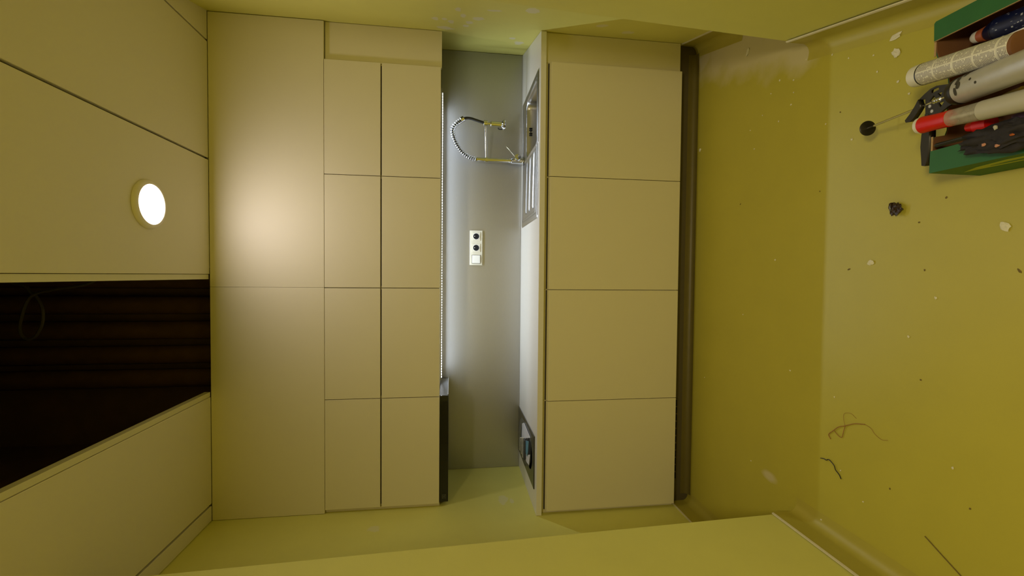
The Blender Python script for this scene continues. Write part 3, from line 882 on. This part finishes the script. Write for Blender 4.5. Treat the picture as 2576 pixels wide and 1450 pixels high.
plate_with_holes('frame', frame_o, frame_h, P0, ga, gh, .006, M['gun_black'], gun)
for (s, h_) in ((.098, .008), (.092, .022)):
    lathe_axis('rivet', P0 + ga * s + gh * h_ + gn * .003, gn, [(0, .0045), (.0015, .004), (.002, 0)], M['gun_barrel'], gun, 14)
lev = [(.1269, -.0185), (.14, -.0052), (.1586, .0097), (.1777, .0215), (.1741, .0281), (.1597, .030), (.1466, .0242), (.1309, .012), (.1206, .0024)]
plate_with_holes('release_lever', lev, [], P0 + gn * .004, ga, gh, .012, M['gun_black'], gun)
hnd = [(.1144, .0222), (.1026, .0254), (.1030, .0720), (.1071, .1177), (.1156, .1434), (.121, .1544), (.1331, .1514), (.1333, .131), (.1344, .103), (.1291, .0728)]
plate_with_holes('handle', hnd, [], P0 + gn * -.004, ga, gh, .016, M['gun_black'], gun)
tube('push_rod', [P0 + ga * .012, P0 + ga * .2, P0 + ga * .3486], .0036, M['chrome'], gun, 10)
lathe_axis('spring_coil', P0 + ga * .065, ga, [(0, .006), (.004, .0075), (.008, .006), (.012, .0075), (.016, .006), (.020, .0075), (.024, .006)], M['chrome'], gun, 14)
# rod end plate tilted towards the viewer
pn = ga
lathe_axis('rod_plate', P0 + ga * .352, pn, [(-.002, 0), (-.002, .020), (-.0005, .0225), (.0015, .0225), (.0025, .020), (.0025, 0)], M['gun_black'], gun, 36)

# clear mixing tube with red collar
A = Vector((1.660, -1.329, .190)); B = Vector((1.637, -1.57, .204)); d = (B - A).normalized(); L = (B - A).length
t = thing('adhesive_tube', 'clear tube of adhesive with red collar and white cap over the carton rim', 'cartridge', A)
lathe_axis('cap', A, d, [(0, 0), (0, .016), (.002, .0195), (.010, .0205), (.0105, .019)], M['white_plastic'], t, 32)
lathe_axis('collar', A + d * .0106, d, [(0, .0185), (.001, .0205), (.030, .0190), (.060, .0188), (.066, .0195), (.067, .018)], M['red'], t, 32)
lathe_axis('barrel', A + d * .068, d, [(0, .017), (.001, .0185), (.075, .0205), (.0752, .0205)], M['clear_tube'], t, 32)
lathe_axis('plunger_rod', A + d * .069, d, [(0, .004), (.073, .004)], M['grey_fill'], t, 12)
lathe_axis('filled_end', A + d * .1435, d, [(0, .019), (.001, .0212), (L - .145, .0225), (L - .144, .02)], M['grey_fill'], t, 32)

# navy tube
A = Vector((1.862, -1.372, .098)); B = Vector((1.836, -1.585, .112)); d = (B - A).normalized(); L = (B - A).length
t = thing('navy_tube', 'navy blue tube with orange and white nozzle inside the carton', 'cartridge', A + Vector((0, 0, -.03)))
lathe_axis('nozzle_tip', A, d, [(0, 0), (.001, .009), (.006, .013), (.016, .014), (.0165, .012)], M['white_plastic'], t, 24)
lathe_axis('nozzle_collar', A + d * .0168, d, [(0, .012), (.001, .0145), (.016, .017), (.0165, .015)], M['orange'], t, 24)
lathe_axis('shoulder', A + d * .0338, d, [(0, .016), (.02, .026), (.024, .027)], M['navy'], t, 32)
lathe_axis('sleeve', A + d * .058, d, [(0, .0265)] + [(.001 + (L - .06) * k / 10, .0272) for k in range(11)] + [(L - .058, .024)], M['navy_label'], t, 32, withuv=True)
tag(box('paper_slip', 1.785, 1.825, -1.60, -1.435, .118, .121, M['white_paper']), 'white paper slip lying between navy tube and white cartridge', 'paper')
# folded red cloth / red cap pieces under the tubes
def blob(name, c, r, m, seed, amp=.35, fr=3.0, parent=None, sub=3):
    bm = bmesh.new()
    bmesh.ops.create_icosphere(bm, subdivisions=sub, radius=1.0)
    for v in bm.verts:
        n = v.co.normalized()
        k = 1 + amp * mnoise.noise(n * fr + Vector((seed, seed * 1.7, 0))) + amp * .5 * mnoise.noise(n * fr * 2.7 + Vector((0, seed, seed)))
        v.co = Vector((c[0] + n.x * r[0] * k, c[1] + n.y * r[1] * k, c[2] + n.z * r[2] * k))
    return link_bm(name, bm, m, parent, smooth=True, angle=60)
tag(blob('red_rag', (1.785, -1.45, .048), (.035, .06, .025), M['red'], 3.3, .5), 'crumpled red rag deep in the carton beside the navy tube', 'rag')
o = tag(blob('work_glove_bundle', (1.582, -1.515, .180), (.030, .085, .022), M['dark_cloth'], 5.1, .55, 2.6, sub=4), 'bundle of dark grimy work rags draped over the carton edge', 'rag')
for q, (px_, py_, pz_, mm) in enumerate(((1.588, -1.455, .199, 'orange'), (1.570, -1.475, .199, 'pink_rag'), (1.600, -1.500, .205, 'grey_fill'), (1.575, -1.530, .207, 'orange'), (1.562, -1.500, .199, 'pink_rag'))):
    blob('scrap', (px_, py_, pz_ - .002), (.0026 + .001 * (q % 3), .004, .003), M[mm], q * 3.1, .6, 3, o, 2)
o2 = tag(blob('pink_rag', (1.672, -1.575, .135), (.03, .05, .035), M['pink_rag'], 9.4, .6, 3.2), 'crumpled pink rag between the silver barrel and clear tube', 'rag')
lathe_axis('nozzle_stub', (1.634, -1.405, .146), (-.12, -1, .08), [(0, .0), (.001, .010), (.02, .014), (.022, .018), (.05, .018), (.052, 0)], M['red'], None, 20)
o = bpy.data.objects['nozzle_stub']; tag(o, 'red plastic nozzle poking out below the clear tube', 'nozzle')
lathe_axis('cream_nozzle', (1.680, -1.425, .125), (-.03, -1, .12), [(0, .0), (.001, .005), (.05, .013), (.075, .015), (.076, 0)], M['cream_plastic'], None, 20)
o = bpy.data.objects['cream_nozzle']; tag(o, 'cream cone nozzle under the silver gun barrel', 'nozzle')
tag(blob('purple_rag', (1.617, -1.53, .13), (.025, .05, .03), mat('purple_rag_cloth', (.16, .09, .13), .9, 0, .5, 50, .5, 100), 2.4, .5), 'small purple rag beside the dark rag bundle', 'rag')
o = tag(box('black_offcut', 1.602, 1.612, -1.43, -1.345, .157, .167, M['black_plastic'], bev=.004), 'black plastic stick leaning beside the red nozzle', 'stick')

# ------------------------------------------------------------------ debris on the floor
def crumb(name, x, y, r, h, m, seed, label, group=None, el=1.0):
    bm = bmesh.new()
    bmesh.ops.create_icosphere(bm, subdivisions=2, radius=1.0)
    an = seed * 2.1
    ca, sa = math.cos(an), math.sin(an)
    for v in bm.verts:
        n = v.co.normalized()
        k = 1 + .7 * mnoise.noise(n * 2.2 + Vector((seed, seed * .7, 0)))
        px, py = n.x * r * el * k, n.y * r * k
        v.co = Vector((x + px * ca - py * sa, y + px * sa + py * ca, max(.0004, h * .45 + n.z * h * .55 * k)))
    o = link_bm(name, bm, m)
    tag(o, label, 'crumb', group)
    return o
big = [(2.320, -.391, .007, .006, 'long white plaster chip on the floor near the right wall', 2.6), (2.022, -1.092, .008, .006, 'long cream plaster flake beside the green carton', 2.2),
       (1.971, -1.095, .0105, .006, 'ragged cream plaster flake just left of the longer flake by the carton', 1.6), (1.975, -.005, .007, .006, 'white plaster crumb at the foot of the plinth', 1.4),
       (1.325, -1.034, .008, .005, 'cream crumb on the open floor between the dark scrap and the wire', 1.5), (1.406, -1.386, .009, .005, 'cream crumb on the floor nearest the viewer', 1.5)]
for i, (x, y, r, h, lb, el) in enumerate(big):
    crumb('plaster_chip', x, y, r, h, M['crumb'], i + 1.3, lb, None, el)
small = [(2.065, -.55), (2.018, -.679), (1.974, -.666), (1.839, -.84), (2.068, -.677), (1.941, -1.035), (2.035, -.928), (1.101, -1.162), (.733, -.094), (.383, -.869),
         (.534, -1.033), (.60, -.945), (.76, -1.291), (1.221, -1.233), (.85, -.911), (.439, -.48), (1.829, -1.139), (1.88, -1.104), (1.857, -.451), (1.93, -.60), (2.10, -.60), (1.99, -.50),
         (1.75, -.95), (2.0, -1.02), (1.95, -.42), (2.12, -.74), (2.08, -.86), (1.35, -.60), (1.1, -.40), (.9, -.70)]
for i, (x, y) in enumerate(small):
    crumb('plaster_crumb', x, y, .0022 + .0016 * rnd.random(), .0032, M['crumb'], i * 1.7 + .4, 'tiny cream plaster crumb scattered on the floor', 'tiny plaster crumbs on the floor', 1.2)
dk = [(1.305, -.953, 2.6), (1.597, -.821, 1.2), (1.622, -.362, 1.8), (1.295, -1.417, 2.6), (.67, -1.334, 1.3), (1.86, -.90, 1.2), (1.5, -1.25, 1.4), (.98, -1.2, 1.2), (.62, -1.12, 1.3), (1.44, -1.18, 1.3), (1.30, -1.20, 1.2)]
for i, (x, y, el) in enumerate(dk):
    crumb('dirt_speck', x, y, .0024, .0016, M['straw'], i * 2.3 + .9, 'tiny brown dirt speck scattered on the floor', 'tiny dirt specks on the floor', el)
# dark scrap: a crumpled curl of brown film
t = thing('dark_scrap', 'small crumpled dark brown scrap on the floor beside the carton', 'scrap', (1.486, -1.117, 0))
blob('crumpled_core', (1.487, -1.118, .010), (.017, .017, .010), M['dark_scrap'], 7.7, .7, 3.0, t)
blob('curled_edge', (1.498, -1.106, .012), (.011, .006, .008), M['dark_scrap'], 4.2, .6, 3.0, t)
blob('pale_edge', (1.492, -1.108, .0185), (.010, .0022, .002), M['emblem'], 1.2, .4, 3.0, t)
w = smooth_path([(.609, -.86, .0025), (.613, -.875, .003), (.612, -.886, .003), (.619, -.898, .004), (.608, -.921, .005), (.594, -.927, .004), (.583, -.941, .003), (.571, -.949, .0025)], 5)
tag(tube('wire_offcut', w, .0016, M['wire'], n=6), 'bent black wire offcut on the floor near the left passage wall', 'wire')
t = thing('fibre_tuft', 'rusty brown tangled fibre on the floor beside the black wire', 'fibre', (.76, -.96, 0))
tube('strand', smooth_path([(.695, -.901, .002), (.709, -.893, .003), (.731, -.914, .004), (.751, -.935, .004), (.764, -.961, .004), (.782, -.994, .003), (.792, -1.031, .002)], 5), .0014, M['fibre'], t, 6)
tube('strand', smooth_path([(.792, -1.031, .0015), (.786, -1.053, .002), (.772, -1.067, .002), (.763, -1.09, .002), (.768, -1.109, .001)], 5), .0006, M['fibre'], t, 6)
tube('strand', smooth_path([(.732, -.916, .004), (.72, -.931, .003), (.718, -.947, .003), (.740, -.953, .003), (.762, -.960, .004)], 5), .0011, M['fibre'], t, 6)
tube('strand', smooth_path([(.762, -.960, .004), (.785, -.952, .003), (.805, -.955, .003), (.812, -.978, .002), (.801, -.999, .001)], 5), .0005, M['fibre'], t, 6)
tag(tube('straw', [(.533, -1.227, .002), (.507, -1.272, .002), (.470, -1.338, .002)], .0014, M['straw'], n=6), 'thin straight brown straw on the floor by the left passage wall', 'straw')
